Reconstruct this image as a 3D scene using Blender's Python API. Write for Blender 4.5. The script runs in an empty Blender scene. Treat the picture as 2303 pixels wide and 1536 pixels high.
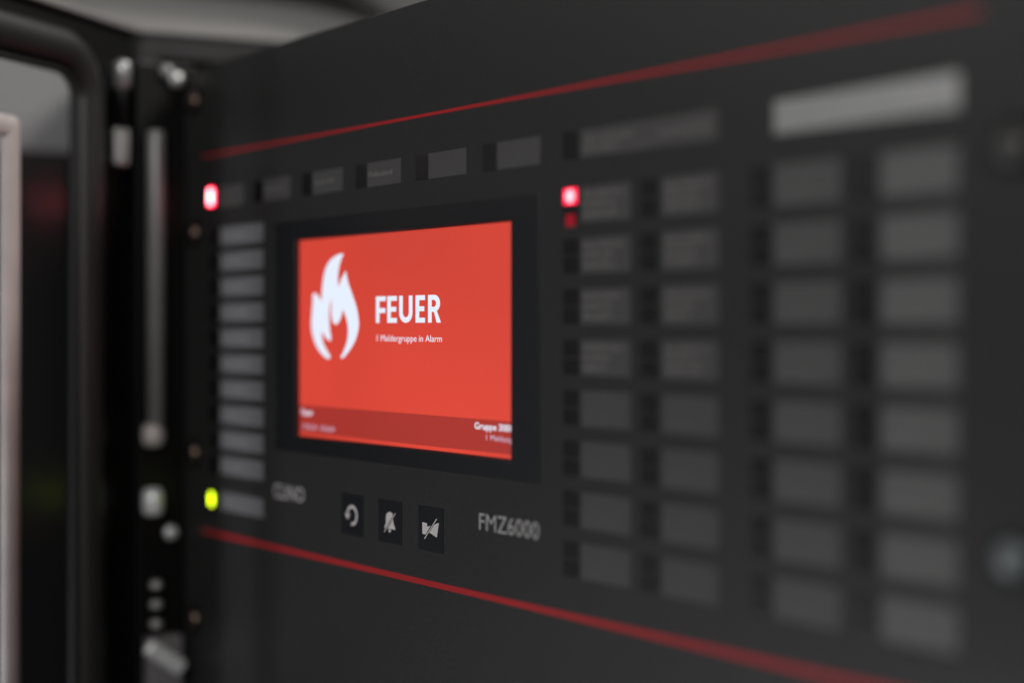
import bpy, bmesh, math, random
from mathutils import Vector, Matrix
random.seed(4)
C = bpy.context.scene.collection
S = 0.001                                    # every number below is in millimetres

# ------------------------------------------------------------ camera, world, lamps, exposure
sc = bpy.context.scene
cam_d = bpy.data.cameras.new('camera'); cam = bpy.data.objects.new('camera', cam_d); C.objects.link(cam)
cam.location = (0.45854, -0.35760, 0)
fw = Vector((-0.788559, 0.614960, 0))
cam.rotation_euler = fw.to_track_quat('-Z', 'Y').to_euler()
cam_d.sensor_width = 36; cam_d.lens = 3400 / 2303 * 36
cam_d.shift_y = -31 / 2303
cam_d.clip_start = 0.01; cam_d.clip_end = 50
cam_d.dof.use_dof = True; cam_d.dof.focus_distance = 0.626; cam_d.dof.aperture_fstop = 2.1
cam_d.dof.aperture_blades = 0
sc.camera = cam
wd = bpy.data.worlds.new('World'); sc.world = wd; wd.use_nodes = True
wd.node_tree.nodes['Background'].inputs[0].default_value = (1.0, 0.98, 0.97, 1)
wd.node_tree.nodes['Background'].inputs[1].default_value = 0.045
sc.view_settings.view_transform = 'Standard'; sc.view_settings.look = 'None'
sc.view_settings.exposure = 0; sc.view_settings.gamma = 1

def area(name, loc, target, size, power, col=(1, 1, 1), sy=None):
    d = bpy.data.lights.new(name, 'AREA'); d.size = size; d.energy = power; d.color = col
    if sy: d.shape = 'RECTANGLE'; d.size_y = sy
    o = bpy.data.objects.new(name, d); C.objects.link(o); o.location = loc
    o.rotation_euler = (Vector(target) - Vector(loc)).to_track_quat('-Z', 'Y').to_euler()
    return o
area('added_key_light', (-0.62, -1.0, -0.66), (-0.15, 0, -0.05), 0.22, 5.6, (0.99, 0.995, 1.0), 0.3)  # added key lamp, low left, shining through the door glass; no actual window
area('added_sheen_light', (-0.86, -1.45, 0.50), (0.1, 0, 0.05), 0.34, 5.2, (1.0, 0.99, 0.98), 0.4)  # added lamp for the sheen on the panel's upper right, not a ceiling fitting
area('added_glint_light', (0.80, -0.95, 0.48), (-0.28, 0, 0), 0.16, 6.5, (1.0, 0.98, 0.96), 0.25)  # added lamp from the right for highlights on bolts, rod and lever
area('added_wall_light', (0.10, 0.35, 0.62), (-0.42, 0.10, 0.17), 0.2, 4.3, (1.0, 0.96, 0.92))  # added lamp behind the panel that brightens only the wall

# ------------------------------------------------------------ materials
def mat(name, col, rough=0.5, metal=0.0, spec=0.5, bump=None, var=0.0, vscale=40, emis=None, estr=1.0, coat=0.0):
    m = bpy.data.materials.new(name); m.use_nodes = True; nt = m.node_tree; b = nt.nodes['Principled BSDF']
    b.inputs['Base Color'].default_value = (*col, 1); b.inputs['Roughness'].default_value = rough
    b.inputs['Metallic'].default_value = metal; b.inputs['Specular IOR Level'].default_value = spec
    b.inputs['Coat Weight'].default_value = coat; b.inputs['Coat Roughness'].default_value = 0.08
    tc = nt.nodes.new('ShaderNodeTexCoord')
    if bump:
        n = nt.nodes.new('ShaderNodeTexNoise'); n.inputs['Scale'].default_value = bump[0]; n.inputs['Detail'].default_value = 3
        bp = nt.nodes.new('ShaderNodeBump'); bp.inputs['Strength'].default_value = bump[1]; bp.inputs['Distance'].default_value = 0.0002
        nt.links.new(tc.outputs['Object'], n.inputs['Vector']); nt.links.new(n.outputs['Fac'], bp.inputs['Height'])
        nt.links.new(bp.outputs['Normal'], b.inputs['Normal'])
    if var:
        n = nt.nodes.new('ShaderNodeTexNoise'); n.inputs['Scale'].default_value = vscale; n.inputs['Detail'].default_value = 4
        mr = nt.nodes.new('ShaderNodeMapRange'); mr.inputs[1].default_value = 0.3; mr.inputs[2].default_value = 0.7
        mr.inputs[3].default_value = 1 - var; mr.inputs[4].default_value = 1 + var
        mx = nt.nodes.new('ShaderNodeVectorMath'); mx.operation = 'SCALE'; mx.inputs[0].default_value = col
        nt.links.new(tc.outputs['Object'], n.inputs['Vector']); nt.links.new(n.outputs['Fac'], mr.inputs[0])
        nt.links.new(mr.outputs[0], mx.inputs['Scale']); nt.links.new(mx.outputs[0], b.inputs['Base Color'])
        mr2 = nt.nodes.new('ShaderNodeMapRange'); mr2.inputs[1].default_value = 0.3; mr2.inputs[2].default_value = 0.7
        mr2.inputs[3].default_value = rough * 0.9; mr2.inputs[4].default_value = min(1, rough * 1.1)
        nt.links.new(n.outputs['Fac'], mr2.inputs[0]); nt.links.new(mr2.outputs[0], b.inputs['Roughness'])
    if emis:
        b.inputs['Emission Color'].default_value = (*emis, 1); b.inputs['Emission Strength'].default_value = estr
    return m

FILM = mat('charcoal_film', (0.029, 0.0285, 0.0285), 0.36, spec=0.24, bump=(1400, 0.7), var=0.10, vscale=500)
RED = mat('red_print', (0.42, 0.020, 0.024), 0.40, spec=0.24, bump=(1400, 0.3))
BEZEL = mat('black_bezel', (0.011, 0.012, 0.014), 0.3, bump=(900, 0.1))
BLACKWIN = mat('dark_window_film', (0.006, 0.006, 0.007), 0.25)
KEYM = mat('black_key_film', (0.008, 0.009, 0.012), 0.32, bump=(1200, 0.15))
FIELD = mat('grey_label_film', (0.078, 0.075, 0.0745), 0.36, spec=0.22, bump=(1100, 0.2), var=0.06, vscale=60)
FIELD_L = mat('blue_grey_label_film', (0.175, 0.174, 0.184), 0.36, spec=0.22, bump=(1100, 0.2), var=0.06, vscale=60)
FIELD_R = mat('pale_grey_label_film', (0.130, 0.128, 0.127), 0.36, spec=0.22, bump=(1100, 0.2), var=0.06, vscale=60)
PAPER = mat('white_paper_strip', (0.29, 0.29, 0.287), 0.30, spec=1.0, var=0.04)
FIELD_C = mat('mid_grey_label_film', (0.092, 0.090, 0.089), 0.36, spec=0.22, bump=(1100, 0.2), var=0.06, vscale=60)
INK = mat('light_grey_print', (0.46, 0.44, 0.43), 0.5)
FAINT = mat('faint_grey_print', (0.24, 0.23, 0.22), 0.5)
WHITEINK = mat('off_white_print', (0.62, 0.58, 0.57), 0.5)
BLACKM = mat('black_painted_metal', (0.005, 0.005, 0.005), 0.42, spec=0.3, bump=(700, 0.2))
DARKBOX = mat('dark_grey_sheet_metal', (0.035, 0.033, 0.034), 0.45, bump=(500, 0.2), var=0.08)
RUBBER = mat('black_rubber', (0.006, 0.006, 0.006), 0.6)
STEEL = mat('zinc_plated_steel', (0.55, 0.55, 0.54), 0.36, 0.6, bump=(400, 0.1), var=0.1)
DULL = mat('dull_galvanised_rod', (0.29, 0.29, 0.285), 0.45, 0.3, var=0.08)
CHROME = mat('chromed_metal', (0.93, 0.95, 0.96), 0.3, 0.3)
ALU = mat('pale_aluminium', (0.56, 0.51, 0.495), 0.42, 0.15, var=0.08)
BRASS = mat('dull_bronze_screw', (0.30, 0.22, 0.18), 0.35, 1.0)
WALLM = mat('painted_wall', (0.42, 0.41, 0.40), 0.8, bump=(120, 0.4), var=0.04, vscale=6)
CABLEM = mat('dark_cable_jacket', (0.02, 0.02, 0.02), 0.6)
LEDRED = mat('lit_red_lamp', (0.2, 0.01, 0.02), 0.4, emis=(1.0, 0.15, 0.165), estr=5.5)
LEDRED2 = mat('lit_red_lamp_far', (0.2, 0.01, 0.02), 0.4, emis=(1.0, 0.42, 0.44), estr=9)
LEDRIM2 = mat('far_red_lamp_rim', (0.2, 0.01, 0.02), 0.4, emis=(1.0, 0.0, 0.05), estr=8)
LEDRIM = mat('lit_red_lamp_rim', (0.2, 0.01, 0.02), 0.4, emis=(1.0, 0.0, 0.06), estr=2.2)
LEDDIM = mat('dim_red_lamp', (0.1, 0.003, 0.01), 0.35, emis=(0.20, 0.0, 0.006), estr=1)
LEDGRN = mat('lit_yellow_green_lamp', (0.1, 0.12, 0.01), 0.4, emis=(0.74, 1.0, 0.010), estr=5.0)

def screen_mat(name, col, var=0.05):
    m = mat(name, (0.01, 0.01, 0.01), 0.25, emis=col, estr=1.0); nt = m.node_tree; b = nt.nodes['Principled BSDF']
    # the fine pixel columns of the panel
    tc = nt.nodes.new('ShaderNodeTexCoord'); wv = nt.nodes.new('ShaderNodeTexWave'); wv.bands_direction = 'X'
    wv.inputs['Scale'].default_value = 1.0 / 0.0012 / 6.283 * 6.283 / 3; wv.inputs['Distortion'].default_value = 0
    n = nt.nodes.new('ShaderNodeTexNoise'); n.inputs['Scale'].default_value = 7; n.inputs['Detail'].default_value = 1
    mr = nt.nodes.new('ShaderNodeMapRange'); mr.inputs[1].default_value = 0.3; mr.inputs[2].default_value = 0.7
    mr.inputs[3].default_value = 1 - var; mr.inputs[4].default_value = 1 + var
    m1 = nt.nodes.new('ShaderNodeMath'); m1.operation = 'MULTIPLY_ADD'; m1.inputs[1].default_value = 0.03; m1.inputs[2].default_value = 0.985
    m2 = nt.nodes.new('ShaderNodeMath'); m2.operation = 'MULTIPLY'
    L = nt.links
    L.new(tc.outputs['Object'], wv.inputs['Vector']); L.new(tc.outputs['Object'], n.inputs['Vector'])
    L.new(n.outputs['Fac'], mr.inputs[0]); L.new(wv.outputs['Fac'], m1.inputs[0])
    L.new(mr.outputs[0], m2.inputs[0]); L.new(m1.outputs[0], m2.inputs[1]); L.new(m2.outputs[0], b.inputs['Emission Strength'])
    return m
SCR = screen_mat('red_screen', (0.67, 0.056, 0.034), 0.12)
BAND = screen_mat('dark_red_screen_bar', (0.37, 0.031, 0.022), 0.07)
SCRW = mat('white_screen_lettering', (0.01, 0.01, 0.01), 0.25, emis=(0.80, 0.87, 1.0), estr=1.0)
SCRP = mat('pale_screen_lettering', (0.01, 0.01, 0.01), 0.25, emis=(0.62, 0.50, 0.66), estr=1.0)

GLASS = bpy.data.materials.new('window_glass'); GLASS.use_nodes = True
nt = GLASS.node_tree; nt.nodes.remove(nt.nodes['Principled BSDF'])
tr = nt.nodes.new('ShaderNodeBsdfTransparent'); tr.inputs[0].default_value = (0.86, 0.87, 0.89, 1)
gl = nt.nodes.new('ShaderNodeBsdfGlossy'); gl.inputs['Roughness'].default_value = 0.34
lw = nt.nodes.new('ShaderNodeLayerWeight'); lw.inputs[0].default_value = 0.5
fr = nt.nodes.new('ShaderNodeMath'); fr.operation = 'POWER'; fr.inputs[1].default_value = 3.2
nt.links.new(lw.outputs['Facing'], fr.inputs[0])
mx = nt.nodes.new('ShaderNodeMixShader')
nt.links.new(fr.outputs[0], mx.inputs[0]); nt.links.new(tr.outputs[0], mx.inputs[1]); nt.links.new(gl.outputs[0], mx.inputs[2])
nt.links.new(mx.outputs[0], nt.nodes['Material Output'].inputs[0])

# ------------------------------------------------------------ helpers
def empty(name, loc, label, cat, rz=0.0, group=None):
    o = bpy.data.objects.new(name, None); C.objects.link(o); o.empty_display_size = 0.02
    o.location = Vector(loc) * S; o.rotation_euler = (0, 0, rz)
    o['label'] = label; o['category'] = cat
    if group: o['group'] = group
    return o
def finish(bm, smooth=False):
    bmesh.ops.recalc_face_normals(bm, faces=bm.faces)
    me = bpy.data.meshes.new('mesh'); bmesh.ops.scale(bm, vec=(S, S, S), verts=bm.verts); bm.to_mesh(me); bm.free()
    if smooth:
        for p in me.polygons: p.use_smooth = True
    return me
def link(name, me, m, parent=None, loc=(0, 0, 0), label=None):
    """me is in metres, loc in millimetres in the parent's frame"""
    o = bpy.data.objects.new(name, me); C.objects.link(o)
    if m and not me.materials: me.materials.append(m)
    if parent: o.parent = parent
    o.location = Vector(loc) * S
    if label: o['label'] = label
    return o
def box_bm(bm, x0, x1, y0, y1, z0, z1, bev=0.0, seg=2):
    r = bmesh.ops.create_cube(bm, size=1)
    for v in r['verts']:
        v.co = Vector((x0 + (v.co.x + .5) * (x1 - x0), y0 + (v.co.y + .5) * (y1 - y0), z0 + (v.co.z + .5) * (z1 - z0)))
    if bev:
        es = list({e for v in r['verts'] for e in v.link_edges})
        bmesh.ops.bevel(bm, geom=es, offset=bev, segments=seg, profile=0.5, affect='EDGES')
def box(x0, x1, y0, y1, z0, z1, bev=0.0, seg=2):
    bm = bmesh.new(); box_bm(bm, x0, x1, y0, y1, z0, z1, bev, seg); return finish(bm)
def ring_plate(ox0, ox1, oz0, oz1, ix0, ix1, iz0, iz1, yf, yb, bev=0.0, chamfer=0.0):
    """flat plate with a rectangular hole; front at yf (towards -y), back at yb"""
    bm = bmesh.new()
    def loop(x0, x1, z0, z1, y): return [bm.verts.new((x, y, z)) for x, z in ((x0, z0), (x1, z0), (x1, z1), (x0, z1))]
    c = chamfer
    of0 = loop(ox0 + bev, ox1 - bev, oz0 + bev, oz1 - bev, yf); of1 = loop(ox0, ox1, oz0, oz1, yf + bev) if bev else of0
    ob = loop(ox0, ox1, oz0, oz1, yb)
    i0 = loop(ix0 - c, ix1 + c, iz0 - c, iz1 + c, yf); i1 = loop(ix0, ix1, iz0, iz1, yf + c) if c else i0
    ib = loop(ix0, ix1, iz0, iz1, yb)
    def br(a, b):
        for k in range(4): bm.faces.new((a[k], a[(k + 1) % 4], b[(k + 1) % 4], b[k]))
    br(of0, i0); br(ob, ib)
    if bev: br(of1, of0)
    br(ob, of1)
    if c: br(i0, i1)
    br(i1, ib)
    return finish(bm)
def lathe(profile, axis='z', n=28, loc=(0, 0, 0)):
    """profile: (radius, height) pairs"""
    bm = bmesh.new(); rings = []
    for r_, h in profile:
        ring = []
        for k in range(n):
            a = 2 * math.pi * k / n; c, s = r_ * math.cos(a), r_ * math.sin(a)
            p = {'z': (c, s, h), 'y': (c, -h, s), 'x': (h, c, s)}[axis]
            ring.append(bm.verts.new(Vector(p) + Vector(loc)))
        rings.append(ring)
    for a, b in zip(rings, rings[1:]):
        for k in range(n): bm.faces.new((a[k], a[(k + 1) % n], b[(k + 1) % n], b[k]))
    bm.faces.new(rings[0]); bm.faces.new(rings[-1])
    return finish(bm, True)
def flat(polys, depth=0.0, y=0.0):
    """filled outline(s) in the x-z plane (holes work), facing -y"""
    cu = bpy.data.curves.new('c', 'CURVE'); cu.dimensions = '2D'; cu.fill_mode = 'BOTH' if depth else 'FRONT'; cu.extrude = depth * S
    for pts in polys:
        sp = cu.splines.new('POLY'); sp.points.add(len(pts) - 1); sp.use_cyclic_u = True
        for p, (a, b) in zip(sp.points, pts): p.co = (a * S, b * S, 0, 1)
    return curve_mesh(cu, y)
def curve_mesh(cu, y=0.0, fit=None, height=None):
    o = bpy.data.objects.new('tmp', cu); C.objects.link(o)
    bpy.context.view_layer.update()
    me = bpy.data.meshes.new_from_object(o.evaluated_get(bpy.context.evaluated_depsgraph_get()))
    bpy.data.objects.remove(o)
    if fit:                                   # fit = (x0, x1, z_base, z_cap) in mm
        xs = [v.co.x for v in me.vertices]; x0, x1 = min(xs), max(xs)
        sx = (fit[1] - fit[0]) * S / (x1 - x0); sz = (fit[3] - fit[2]) * S / height
        for v in me.vertices: v.co.x = fit[0] * S + (v.co.x - x0) * sx; v.co.y = fit[2] * S + v.co.y * sz
    me.transform(Matrix.Translation((0, y * S, 0)) @ Matrix.Rotation(math.radians(90), 4, 'X'))
    for p in me.polygons:
        p.use_smooth = False
    return me
def text(s, fit, y, weight=0.0):
    def mk(t):
        cu = bpy.data.curves.new('t', 'FONT'); cu.body = t; cu.size = 0.1; cu.offset = weight * 0.1; cu.resolution_u = 3
        return cu
    h = curve_mesh(mk('H')); hs = [v.co.z for v in h.vertices]; H = max(hs) - min(hs)
    return curve_mesh(mk(s), y, fit, H)
def rounded_rect(x0, x1, z0, z1, r_, n=8):
    out = []
    for cx_, cz_, a0 in ((x1 - r_, z0 + r_, -90), (x1 - r_, z1 - r_, 0), (x0 + r_, z1 - r_, 90), (x0 + r_, z0 + r_, 180)):
        for k in range(n + 1):
            a = math.radians(a0 + 90 * k / n); out.append((cx_ + r_ * math.cos(a), cz_ + r_ * math.sin(a)))
    return out
def sweep_frame(x0, x1, z0, z1, r_, section, n=10):
    """sweep a (outward offset, y) section round a rounded rectangle in the x-z plane"""
    bm = bmesh.new(); loops = []
    for off, y in section:
        loops.append([bm.verts.new((x, y, z)) for x, z in rounded_rect(x0 - off, x1 + off, z0 - off, z1 + off, max(0.5, r_ + off), n)])
    m_ = len(loops[0]); L = len(loops)
    for j in range(L):
        a, b = loops[j], loops[(j + 1) % L]
        for k in range(m_): bm.faces.new((a[k], a[(k + 1) % m_], b[(k + 1) % m_], b[k]))
    return finish(bm, True)

# ------------------------------------------------------------ the room behind
NX, NY = 0.9655, -0.2601                      # normal of the wall and of the cabinet's open front
TX, TY = 0.2601, 0.9655                       # direction along the wall, away from the camera
wall_ang = math.atan2(TY, TX)
bm = bmesh.new(); box_bm(bm, -1500, 2500, 0, 40, -1200, 1400)
wall = link('wall', finish(bm), WALLM, None, (-446.8 - 0.3, 17.0, 0)); wall.rotation_euler = (0, 0, wall_ang); wall['kind'] = 'structure'

# cabinet housing, hung on the wall, its open front towards the panel
HZ0, HZ1 = -330.0, 158.5
hs = empty('wall_cabinet', (-302, -22, HZ0), 'black wall cabinet with its glazed door swung open left of the control panel', 'cabinet', wall_ang)
hh = HZ1 - HZ0
link('side_wall', box(0, 2, 0, 148, 0, hh - 2.2, 0.4), DARKBOX, hs)
link('side_wall', box(598, 600, 0, 148, 0, hh - 2.2, 0.4), DARKBOX, hs)
link('top_wall', box(0, 600, -0.5, 148, hh - 2, hh, 0.5), DARKBOX, hs)
link('bottom_wall', box(2.2, 597.8, 0, 148, 0.2, 2.2, 0.4), DARKBOX, hs)
link('back_wall', box(2.2, 597.8, 145, 147, 2.4, hh - 2.3), DARKBOX, hs)
link('front_lip', box(2.3, 14, 0.2, 2.2, 2.4, hh - 14, 0.4), DARKBOX, hs)
link('front_lip', box(2.3, 597, 0.4, 2.4, hh - 13.8, hh - 2.3, 0.4), DARKBOX, hs)

# dark cable along the wall above the housing
def tube(pts, rad, n=16):
    bm = bmesh.new(); P = []
    for i in range(len(pts) - 1):
        p0 = Vector(pts[max(0, i - 1)]); p1 = Vector(pts[i]); p2 = Vector(pts[i + 1]); p3 = Vector(pts[min(len(pts) - 1, i + 2)])
        for k in range(6):
            t = k / 6
            P.append(0.5 * ((2 * p1) + (p2 - p0) * t + (2 * p0 - 5 * p1 + 4 * p2 - p3) * t * t + (3 * p1 - p0 - 3 * p2 + p3) * t ** 3))
    P.append(Vector(pts[-1])); rings = []
    for i, p in enumerate(P):
        d = (P[min(i + 1, len(P) - 1)] - P[max(i - 1, 0)]).normalized()
        u = d.cross(Vector((NX, NY, 0.01))).normalized(); v = d.cross(u)
        rings.append([bm.verts.new(p + rad * (math.cos(2 * math.pi * k / n) * u + math.sin(2 * math.pi * k / n) * v)) for k in range(n)])
    for a, b in zip(rings, rings[1:]):
        for k in range(n): bm.faces.new((a[k], a[(k + 1) % n], b[(k + 1) % n], b[k]))
    bm.faces.new(rings[0]); bm.faces.new(rings[-1])
    return finish(bm, True)
cb = link('cable', tube([(-425, 10, 226), (-414.8, 58.7, 224), (-400.1, 113.2, 223), (-388.6, 155.8, 219), (-380.8, 185, 208), (-374, 209, 193), (-368, 228, 165), (-362, 240, 110), (-360, 246, 20)], 7.5), CABLEM)
cb['label'] = 'thick dark cable bending down the pale wall above the cabinet'; cb['category'] = 'cable'

sb = empty('shade_board', (-446.8 + 0.5 * NX, 17 + 0.5 * NY, 252), 'unseen dark board added above the cabinet to shade the upper wall', 'shade board', wall_ang)  # unseen board, added to cast a soft shadow on the upper wall
link('board_floor', box(-600, 900, -62, 0, 0, 2, 0.4), BLACKM, sb)
link('board_side', box(-600, 900, -64, -62.3, 0, 40, 0.4), BLACKM, sb)

# added dark box that makes the view through the door's window fade to black
dark_bx = empty('added_dark_box', (-446.8 + 1.2 * NX, 17 + 1.2 * NY, -420), 'added black box that darkens the lower view through the door window', 'box', wall_ang)
link('body', box(-420, -14, -22, 0, 0, 524, 3), BLACKM, dark_bx)
link('lid', box(-424, -10, -28, -22.3, -2, 526, 2), BLACKM, dark_bx)

# ------------------------------------------------------------ the cabinet's window door, swung open on the left
DZ = -330.0
ex, ey = 0.525, -0.851
da = math.atan2(ey, ex)                       # local +x runs outwards along the door, local +y faces the panel
dz = lambda z: z - DZ
W, top, bot = 600.0, dz(159.5), dz(-330)
door = link('door', ring_plate(1.6, W - 1.6, bot + 1.6, top - 4.4, 40, W - 40, bot + 22, top - 22, -9, 2), BLACKM, hs)
dv = Vector((-296.5 + 302, -24.9 + 22, 0)); dv.rotate(Matrix.Rotation(-wall_ang, 3, 'Z'))
door.location = dv * S; door.rotation_euler = (0, 0, da - wall_ang)
EDGE = mat('grey_edge', (0.26, 0.25, 0.25), 0.45, 0.2)  # lighter grey, for the door's top edge only
link('top_edge', box(0, W, -9, 6.0, top - 4.2, top, 1.2), EDGE, door)
link('side_edge', box(-0.2, 1.4, -9, 3, bot, top - 4.4, 0.3), BLACKM, door)
sec = []
for k in range(15):                           # rounded profile facing +y
    a = math.pi * k / 14; sec.append((10.5 - 9.5 * math.cos(a), 2.3 + 8 * math.sin(a)))
sec = sec + [(20.0, 1.9), (1.0, 1.9)]
IX0, IX1, IZ0, IZ1 = 50.5, W - 50.5, dz(-298), dz(127)
link('window_frame', sweep_frame(IX0, IX1, IZ0, IZ1, 14, sec), mat('satin_black_profile', (0.022, 0.021, 0.020), 0.42, bump=(500, .1)), door)
link('window_gasket', sweep_frame(IX0, IX1, IZ0, IZ1, 14, [(0.9, 0.5), (-2.2, 1.0), (-2.6, 3.0), (-1.0, 4.6), (0.9, 3.6)]), RUBBER, door)
link('glass_pane', box(IX0 - 3, IX1 + 3, -1.5, 1.2, IZ0 - 3, IZ1 + 3), GLASS, door)
hs_ring = link('pocket_frame', sweep_frame(108.2, 505, dz(-300 + 60), dz(86), -8, [(2.6, 1.6), (2.6, 4.8), (3.8, 6.0), (11.5, 6.0), (12.7, 4.8), (12.7, 1.6)]), ALU, door)
# hinge on the door edge
for zz in (98.0, -250.0):
    hb = link('hinge', box(14.5, 25.5, 2.1, 5.5, 0, 52, 1.0), BLACKM, door, (0, 0, dz(zz) - 14))
    z0_ = dz(zz) - 14
    link('hinge_block', box(14.0, 25.0, 5.7, 10, 0, 20, 2.0, 3), STEEL, door, (0, 0, z0_ - 1))
    link('hinge_pin', lathe([(0.5, 0), (4.0, 0.3), (4.0, 12), (3.6, 13.5), (2.2, 14.6), (0.4, 15)], 'z', 28), STEEL, door, (21.0, 9.8, z0_ + 38.5))
    link('hinge_pin', lathe([(0.5, 0), (3.2, 0.2), (3.2, 26), (2.4, 27)], 'z', 20), BLACKM, door, (21.0, 9.8, z0_ + 19.5))

# ------------------------------------------------------------ the control panel
PB = -215.0
panel = empty('control_panel', (0, 0, PB), 'charcoal fire alarm control panel with a red lit screen and rows of grey label fields', 'control panel')
def P(x, y, z): return (x, y, z - PB)
SX0, SX1, SZ0, SZ1 = -165.8, -1.0, -50.7, 41.0
link('front_plate', ring_plate(-283, 238, 0, 136 - PB, SX0 - 2, SX1 + 2, SZ0 - 2 - PB, SZ1 + 2 - PB, 0, 2.5, 0.5), FILM, panel)
# stripes follow the film just proud of it
st = link('red_stripe', box(-262, 210, -0.12, 0.3, -0.66, 0.66), RED, panel, P(0, 0, 87.9)); st.rotation_euler = (0, 0.0042, 0)
link('red_stripe', box(-262, 214, -0.12, 0.3, -1.2, 1.2), RED, panel, P(0, 0, -105.6))
link('screen_bezel', ring_plate(-185, 17, -58.5, 50.3, SX0, SX1, SZ0, SZ1, -0.35, 3.2, 0.15, 0.8), BEZEL, panel, P(0, 0, 0))
# the display, set back in its opening
DY = 2.2
disp = link('display', box(SX0 - 1, SX1 + 3.5, DY, DY + 1.5, SZ0 - 1, SZ1 + 1), SCR, panel, P(0, 0, 0))
link('info_bar', box(SX0 - 0.5, SX1 + 3.4, DY - 0.05, DY + 0.3, -49.2, -36.3), BAND, disp)
FLAME = [(-126.21, 33.32), (-128.28, 31.18), (-130.09, 27.84), (-131.07, 24.45), (-131.4, 21.39), (-130.81, 18.3), (-129.06, 20.99), (-126.66, 23.65), (-124.22, 25.68), (-123.64, 22.89), (-122.17, 19.81), (-119.95, 16.38), (-117.41, 12.64), (-115.21, 8.92), (-113.77, 4.88), (-113.33, 1.2), (-114.27, -2.15), (-116.47, -5.85), (-119.95, -9.24), (-123.77, -11.99), (-127.5, -14.15), (-128.93, -13.43), (-125.7, -9.98), (-123.45, -6.57), (-122.36, -2.84), (-122.62, 0.88), (-123.77, 3.93), (-125.38, 6.31), (-126.92, 8.36), (-127.96, 5.65), (-129.57, 3.27), (-131.53, 1.64), (-133.49, 1.37), (-135.46, 2.26), (-136.78, 5.02), (-137.11, 7.77), (-136.78, 10.86), (-136.25, 13.43), (-137.77, 11.22), (-138.63, 8.47), (-138.89, 5.03), (-138.63, 1.58), (-138.1, -1.86), (-137.11, -4.27), (-137.44, -6.16), (-140.75, -5.32), (-143.09, -3.6), (-145.31, -1.36), (-145.31, -4.66), (-143.76, -7.77), (-140.75, -10.5), (-137.7, -13.22), (-138.1, -14.19), (-140.42, -14.23), (-144.1, -12.97), (-148.48, -10.25), (-151.88, -6.79), (-153.93, -2.95), (-154.96, 0.91), (-154.62, 5.12), (-153.93, 9.32), (-153.45, 12.82), (-153.73, 14.93), (-152.77, 16.2), (-150.52, 15.92), (-148.48, 14.66), (-146.45, 13.14), (-145.31, 11.94), (-145.57, 14.09), (-145.31, 16.87), (-144.77, 19.63), (-143.43, 24.8), (-141.09, 28.53), (-137.44, 31.17), (-132.83, 32.78), (-128.93, 33.52)]
BELL = [[(-87.84, -84.08), (-87.65, -80.88), (-87.27, -80.0), (-86.3, -79.27), (-84.96, -78.89), (-83.62, -78.97), (-82.67, -79.45), (-82.36, -80.05), (-88.23, -86.24), (-89.0, -86.0), (-88.62, -85.22)], [(-82.17, -81.61), (-82.02, -82.85), (-81.53, -84.28), (-80.58, -85.44), (-80.5, -86.1), (-86.38, -86.15)], [(-80.73, -78.98), (-80.28, -79.11), (-88.69, -87.86), (-89.24, -87.74)], [(-85.92, -86.46), (-83.55, -86.49), (-84.08, -87.28), (-84.77, -87.67), (-85.34, -87.46)]]
HORN = [[(-60.25, -80.71), (-56.66, -80.9), (-56.77, -82.3), (-54.17, -81.62), (-57.74, -85.6), (-60.18, -85.56)], [(-51.34, -80.8), (-48.25, -79.84), (-49.72, -86.05), (-55.17, -84.51)], [(-50.14, -78.34), (-49.65, -78.45), (-58.45, -87.62), (-58.96, -87.47)]]

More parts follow.
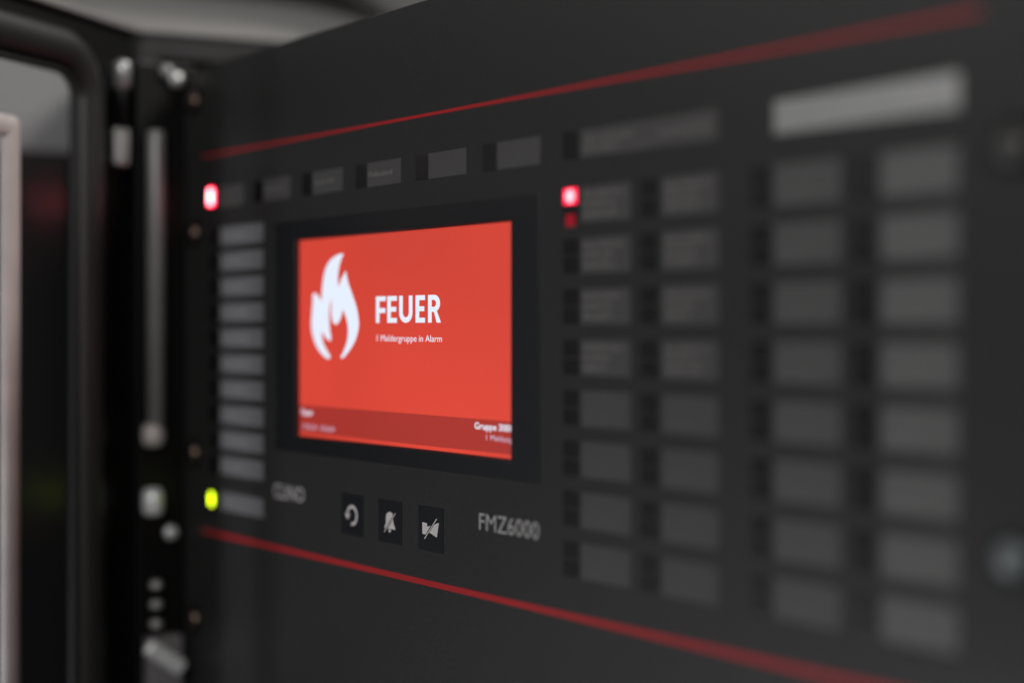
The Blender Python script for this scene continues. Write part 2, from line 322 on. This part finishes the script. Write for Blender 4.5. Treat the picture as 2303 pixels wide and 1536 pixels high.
def smooth_poly(pts, it=1):
    """rounds gentle bends, keeps sharp tips"""
    for _ in range(it):
        out = []; n = len(pts)
        for i in range(n):
            a, b, c = Vector(pts[i - 1]), Vector(pts[i]), Vector(pts[(i + 1) % n])
            if (b - a).angle(c - b) > 1.2: out.append(tuple(b))
            else: out.append(tuple(b.lerp(a, 0.25))); out.append(tuple(b.lerp(c, 0.25)))
        pts = out
    return pts
link('flame_symbol', flat([smooth_poly(FLAME, 2)], 0, DY - 0.12), SCRW, disp)
def letters_feuer():
    z0, z1 = 2.1, 13.6; t = 2.05; w = 2.7; out = []
    def E(x0, x1): return [(x0, z0), (x1, z0), (x1, z0 + t), (x0 + w, z0 + t), (x0 + w, 6.9), (x1 - .5, 6.9), (x1 - .5, 8.95), (x0 + w, 8.95), (x0 + w, z1 - t), (x1, z1 - t), (x1, z1), (x0, z1)]
    def F(x0, x1): return [(x0, z0), (x0 + w, z0), (x0 + w, 6.4), (x1 - .3, 6.4), (x1 - .3, 8.5), (x0 + w, 8.5), (x0 + w, z1 - t), (x1, z1 - t), (x1, z1), (x0, z1)]
    out += [F(-99.4, -91.7), E(-90.4, -83.0), E(-68.75, -61.8)]
    x0, x1 = -81.15, -71.1; c = (x0 + x1) / 2; R = (x1 - x0) / 2; zc = z0 + R * .84
    u = [(x0, z1)]
    for k in range(13):
        a = math.pi + math.pi * k / 12; u.append((c + R * math.cos(a), zc + (zc - z0) * math.sin(a)))
    u.append((x1, z1)); u.append((x1 - w, z1))
    for k in range(13):
        a = -math.pi * k / 12; u.append((c + (R - w) * math.cos(a), zc + 0.2 + (zc - z0 - t) * math.sin(a)))
    u.append((x0 + w, z1)); out.append(u)
    x0, x1 = -59.6, -50.2                     # R with its bowl as a hole
    zb = 6.55; zm = (z1 + zb) / 2; ro = (z1 - zb) / 2
    r = [(x0, z0), (x0 + w, z0), (x0 + w, zb), (x0 + 4.3, zb), (x1 - 3.15, z0), (x1, z0), (x1 - 3.1, zb + .55)]
    for k in range(11):
        a = math.radians(-58 + 148 * k / 10); r.append((x0 + 4.6 + 4.1 * math.cos(a), zm + ro * math.sin(a)))
    r += [(x0, z1)]; out.append(r)
    h = [(x0 + w, zb + t)]
    for k in range(9):
        a = math.radians(-90 + 180 * k / 8); h.append((x0 + 4.0 + 1.9 * math.cos(a), zm + (ro - t) * math.sin(a)))
    h.append((x0 + w, z1 - t)); out.append(h)
    return out
link('headline', flat(letters_feuer(), 0, DY - 0.12), SCRW, disp)
link('message_line', text('1 Meldergruppe in Alarm', (-98.7, -49.6, -5.85, -3.15), DY - 0.12, 0.0), SCRW, disp)
link('bar_lettering', text('Feuer', (-163.6, -153.6, -40.9, -38.1), DY - 0.12, 0.02), SCRW, disp)
link('bar_lettering', text('17.04.18 - 10:56:04', (-162.8, -134.2, -47.5, -45.1), DY - 0.12, 0.0), SCRP, disp)
link('bar_lettering', text('Gruppe 3000', (-27.0, -2.0, -40.3, -37.6), DY - 0.12, 0.018), SCRW, disp)
link('bar_lettering', text('1 Meldung', (-19.2, -2.4, -44.4, -42.2), DY - 0.12, 0.0), SCRP, disp)

# printed name and type number
link('maker_lettering', text('CLINO', (-186.5, -157.8, -81.6, -74.7), -0.10, 0.006), INK, panel, P(0, 0, 0))
link('type_lettering', text('FMZ6000', (-21.0, 16.6, -79.7, -73.2), -0.10, -0.002), WHITEINK and mat('grey_white_print', (0.42, 0.41, 0.40), 0.5), panel, P(0, 0, 0))

# three function keys with symbols
def arc_arrow():
    cx_, cz_, R, r_ = -115.2, -83.3, 4.55, 3.15; o = []
    a0, a1 = -100, 172
    for k in range(25):
        a = math.radians(a0 + (a1 - a0) * k / 24); o.append((cx_ + R * math.cos(a), cz_ + R * math.sin(a)))
    for k in range(25):
        a = math.radians(a1 - (a1 - a0) * k / 24); o.append((cx_ + r_ * math.cos(a), cz_ + r_ * math.sin(a)))
    head = [(cx_ - 6.1, cz_ + 0.55), (cx_ - 1.6, cz_ + 0.35), (cx_ - 3.75, cz_ - 2.3)]
    return [o], [head]
keyme = box(-9, 9, -0.3, 0.3, -9.1, 9.1, 0.12, 1)
for kx, sym in ((-115.4, 'reset'), (-84.9, 'bell'), (-54.4, 'horn')):
    k = link('key', keyme, KEYM, panel, P(kx, 0, -83.1))
    if sym == 'reset':
        k['label'] = 'black key with a curved reset arrow'
        a, h = arc_arrow()
        me = flat(a, 0, -0.36); link('key_symbol', me, WHITEINK, k, (-kx, 0, 83.1))
        link('key_symbol', flat(h, 0, -0.38), WHITEINK, k, (-kx, 0, 83.1))
    else:
        k['label'] = 'black key with a struck-through bell' if sym == 'bell' else 'black key with a struck-through horn'
        link('key_symbol', flat(BELL if sym == 'bell' else HORN, 0, -0.36), WHITEINK, k, (-kx, 0, 83.1))

# label fields: centre x, centre z, shared meshes per size
def plate(w_, h_): return box(-w_ / 2, w_ / 2, -0.22, 0.2, -h_ / 2, h_ / 2, 0.08, 1)
def lines(w_, rows, seed):
    """a few rows of tiny unreadable print"""
    rnd = random.Random(seed); bm = bmesh.new()
    for z, x0, frac in rows:
        x = x0; end = x0 + w_ * frac
        while x < end:
            n = rnd.randint(3, 8)
            for _ in range(n):
                ww = rnd.uniform(.7, 1.1); hh_ = rnd.choice((1.3, 1.3, 1.9))
                for a, b, c, d in ((x, x + .28, z, z + hh_), (x + .28, x + ww, z + rnd.choice((0, 1.0)), 0)):
                    if d == 0: d = c + .3
                    vs = [bm.verts.new((p, -0.26, q)) for p, q in ((a, c), (b, c), (b, d), (a, d))]; bm.faces.new(vs)
                x += ww + .35
                if x > end: break
            x += 0.9
    return finish(bm)
def window(x, z, h_, me, m=BLACKWIN, label=None):
    return link('indicator_window', me, m, panel, P(x, 0, z), label)
def pane(w_, h_): return box(-w_ / 2, w_ / 2, -0.16, 0.2, -h_ / 2, h_ / 2, 0.06, 1)

# column left of the screen
fl = plate(44.8, 9.3); pw = pane(9.0, 9.3)
for i in range(11):
    z = 46.5 - 12.93 * i if i < 10 else -88.1
    f_ = link('label_field', fl, FIELD_L, panel, P(-219.6, 0, z))
    link('label_print', lines(40, [(-0.7, -20.5, (0.55, 0.5, 0.62, 0.66, 0.7, 0.75, 0.6, 0.4, 0.62, 0.5, 0.3)[i])], 20 + i), INK, f_)
    w0 = window(-248.6, z, 9.3, pw)
    if i == 10:
        link('indicator_light', box(-1.6, 1.6, -0.7, 0.1, -3.2, 3.2, 0.4), LEDGRN, w0, (-3.2, 0, -0.2), 'lit yellow-green lamp')
# row along the top
ft = plate(26.3, 10.6); pt = pane(9.2, 10.6)
for i, s in enumerate(('', '', '', '', '', '')):
    z = 66.7; x = -230.5 + 46.95 * i if i else -230.5
for i in range(6):
    x = -230.6 + 46.95 * i
    f_ = link('label_field', ft, FIELD, panel, P(x, 0, 66.7))
    if i == 3: link('label_print', text('Prüfzustand', (-11.9, 6.6, -1.1, 1.2), -0.27, -0.005), FAINT, f_)
    elif i in (1, 2): link('label_print', lines(20, [(-0.7, -11.5, 0.9)], 40 + i), FAINT, f_)
    w0 = window(x - 18.2, 66.7, 10.6, pt)
    if i == 0:
        link('indicator_light', box(-2.9, 2.9, -0.6, 0.1, -4.5, 4.5, 0.5), LEDRIM2, w0, (-3.4, 0, 0.6), 'lit red lamp')
        link('lamp_core', box(-1.6, 1.6, -0.95, -0.61, -3.6, 3.6, 0.15), LEDRED2, w0, (-3.3, 0, 0.6))
link('label_field', plate(68.8, 10.0), FIELD, panel, P(75.3, 0, 66.6))
window(35.1, 66.6, 10, pane(9.0, 10.0))
fw_ = link('label_print', lines(60, [(0.4, 43, 0.42), (-2.6, 43, 0.3), (-1.0, 82, 0.4)], 77), FAINT, panel, P(0, -0.0, 66.6))
link('label_field', plate(68.6, 10.4), PAPER, panel, P(168.6, 0, 66.0), 'pale paper strip, brighter than the other fields')
# four columns of eight on the right
fms = [plate(26.4, 12.9) for _ in range(3)]; ps = pane(8.6, 6.0)
prints = [lines(22, [(2.8, -11.8, 0.95), (-0.6, -11.8, 0.8 - 0.06 * k), (-4.2, -11.8, 0.85 - 0.1 * k)], 60 + k) for k in range(4)]
for c, (x, wx, m) in enumerate(((54.2, 35.1, FIELD), (96.6, 77.0, FIELD), (147.5, 128.6, FIELD_C), (189.2, 169.6, FIELD_R))):
    for i in range(8):
        z = 44.55 - 18.45 * i
        f_ = link('label_field', fms[{FIELD: 0, FIELD_C: 1, FIELD_R: 2}[m]], m, panel, P(x, 0, z))
        if c < 2 and i < 4: link('label_print', prints[(i + c) % 4], FAINT, f_)
        a = window(wx, z + 3.4, 6, ps); b = window(wx, z - 3.4, 6, ps)
        if c == 0 and i == 0:
            link('indicator_light', box(-3.7, 3.7, -0.5, 0.1, -2.9, 2.9, 0.45, 3), LEDRIM, a, (-0.1, 0, 0.1), 'lit red lamp')
            link('lamp_core', lathe([(0.3, 0.3), (2.5, 0.3), (2.3, 0.75), (1.6, 1.0), (0.3, 1.1)], 'y', 24), LEDRED, a, (0.1, 0, 0.1))
            link('indicator_light', box(-2.6, 2.6, -0.4, 0.1, -2.2, 2.2, 0.4), LEDDIM, b, (-0.1, 0, -1.9), 'dim red lamp')
# fixing screws
SCREWD = mat('dark_grey_screw', (0.07, 0.068, 0.066), 0.35, 0.2)
SCREWL = mat('glint_toned_screw', (0.17, 0.19, 0.197), 0.35, 0.2)  # lighter tone stands in for the blurred glint on the lower right screw
screw = lathe([(0.4, -0.3), (5.4, -0.2), (5.4, 1.2), (4.6, 2.2), (2.8, 2.8), (0.4, 3.0)], 'y', 28)
screws = {}
washer = lathe([(5.6, 0), (7.4, 0), (7.4, 0.6), (5.6, 0.6)], 'y', 28)
for x, z, m in ((220.0, 48.6, SCREWD), (220.0, -62.5, SCREWL), (-272, 119, BRASS), (-272, 49.5, BRASS), (-272, -66, BRASS), (-272, -153, BRASS)):
    scm = screws.setdefault(m.name, None) or screw.copy(); screws[m.name] = scm
    s_ = link('screw', scm, m, panel, P(x, -0.4, z)); link('washer', washer, BLACKM, panel, P(x, -0.1, z))

# ------------------------------------------------------------ the black hinge post and its rod
post = empty('hinge_post', (-290, 0, -230), 'black upright hinge post carrying a grey locking rod and a shiny lever latch', 'post')
q = lambda x, y, z: (x + 290, y, z + 230)
link('post_profile', box(0, 6.6, -27, 6, 0, 139 + 230, 0.8), BLACKM, post)
link('top_screw', lathe([(0.4, 0), (4.2, 0.2), (4.2, 2.4), (2.6, 3.6), (0.4, 3.9)], 'x', 24), STEEL, post, q(-283.2, -5.5, 131))
link('top_screw', lathe([(0.4, 0), (3.6, 0.2), (3.6, 2.0), (2.2, 3.0), (0.4, 3.4)], 'x', 24), DULL, post, q(-283.2, -11, 135))
link('side_screw', lathe([(0.4, 0), (3.6, 0.2), (3.6, 2.0), (2.2, 3.2), (0.4, 3.5)], 'x', 24), CHROME, post, q(-283.2, -8.5, -108))
rod = link('rod', lathe([(0.4, 0), (4.6, 0.4), (4.6, 155), (4.2, 156.5), (0.4, 157)], 'z', 32), DULL, post, q(-278.4, -18.6, -54))
link('rod_collar', lathe([(0.4, 0), (5.0, 0.6), (5.9, 4), (5.9, 8), (5.0, 11.4), (0.4, 12)], 'z', 32), ALU, rod, (-.6, -1.2, -8))
link('roller', lathe([(0.4, 0), (4.4, 0.5), (5.4, 3), (5.4, 11), (4.2, 14), (0.4, 14.6)], 'z', 32), CHROME, post, q(-279.2, -20, -98))
for k in range(3):
    link('spring_coil', lathe([(0.4, 0), (2.6, 0.3), (3.5, 2.2), (2.6, 4.4), (0.4, 4.7)], 'z', 24), STEEL, post, q(-278.4, -18.6, -136.5 - k * 10.2))
latch = link('latch', box(-5, 4, -10, 9, 0, 54, 1.5), mat('grey_cast_metal', (0.32, 0.30, 0.31), 0.45, 0.5), post, q(-278, -14, -215))
lv = link('lever', box(-3, 3, -14, 11, -4.3, 4.3, 2.4, 3), CHROME, latch, (6.5, -1.5, 43)); lv.rotation_euler = (math.radians(-36), 0, 0)
link('lever_boss', lathe([(0.4, 0), (5, .3), (5, 3.4), (3.4, 5), (0.4, 5.4)], 'x', 24), CHROME, latch, (4.5, 1, 20))
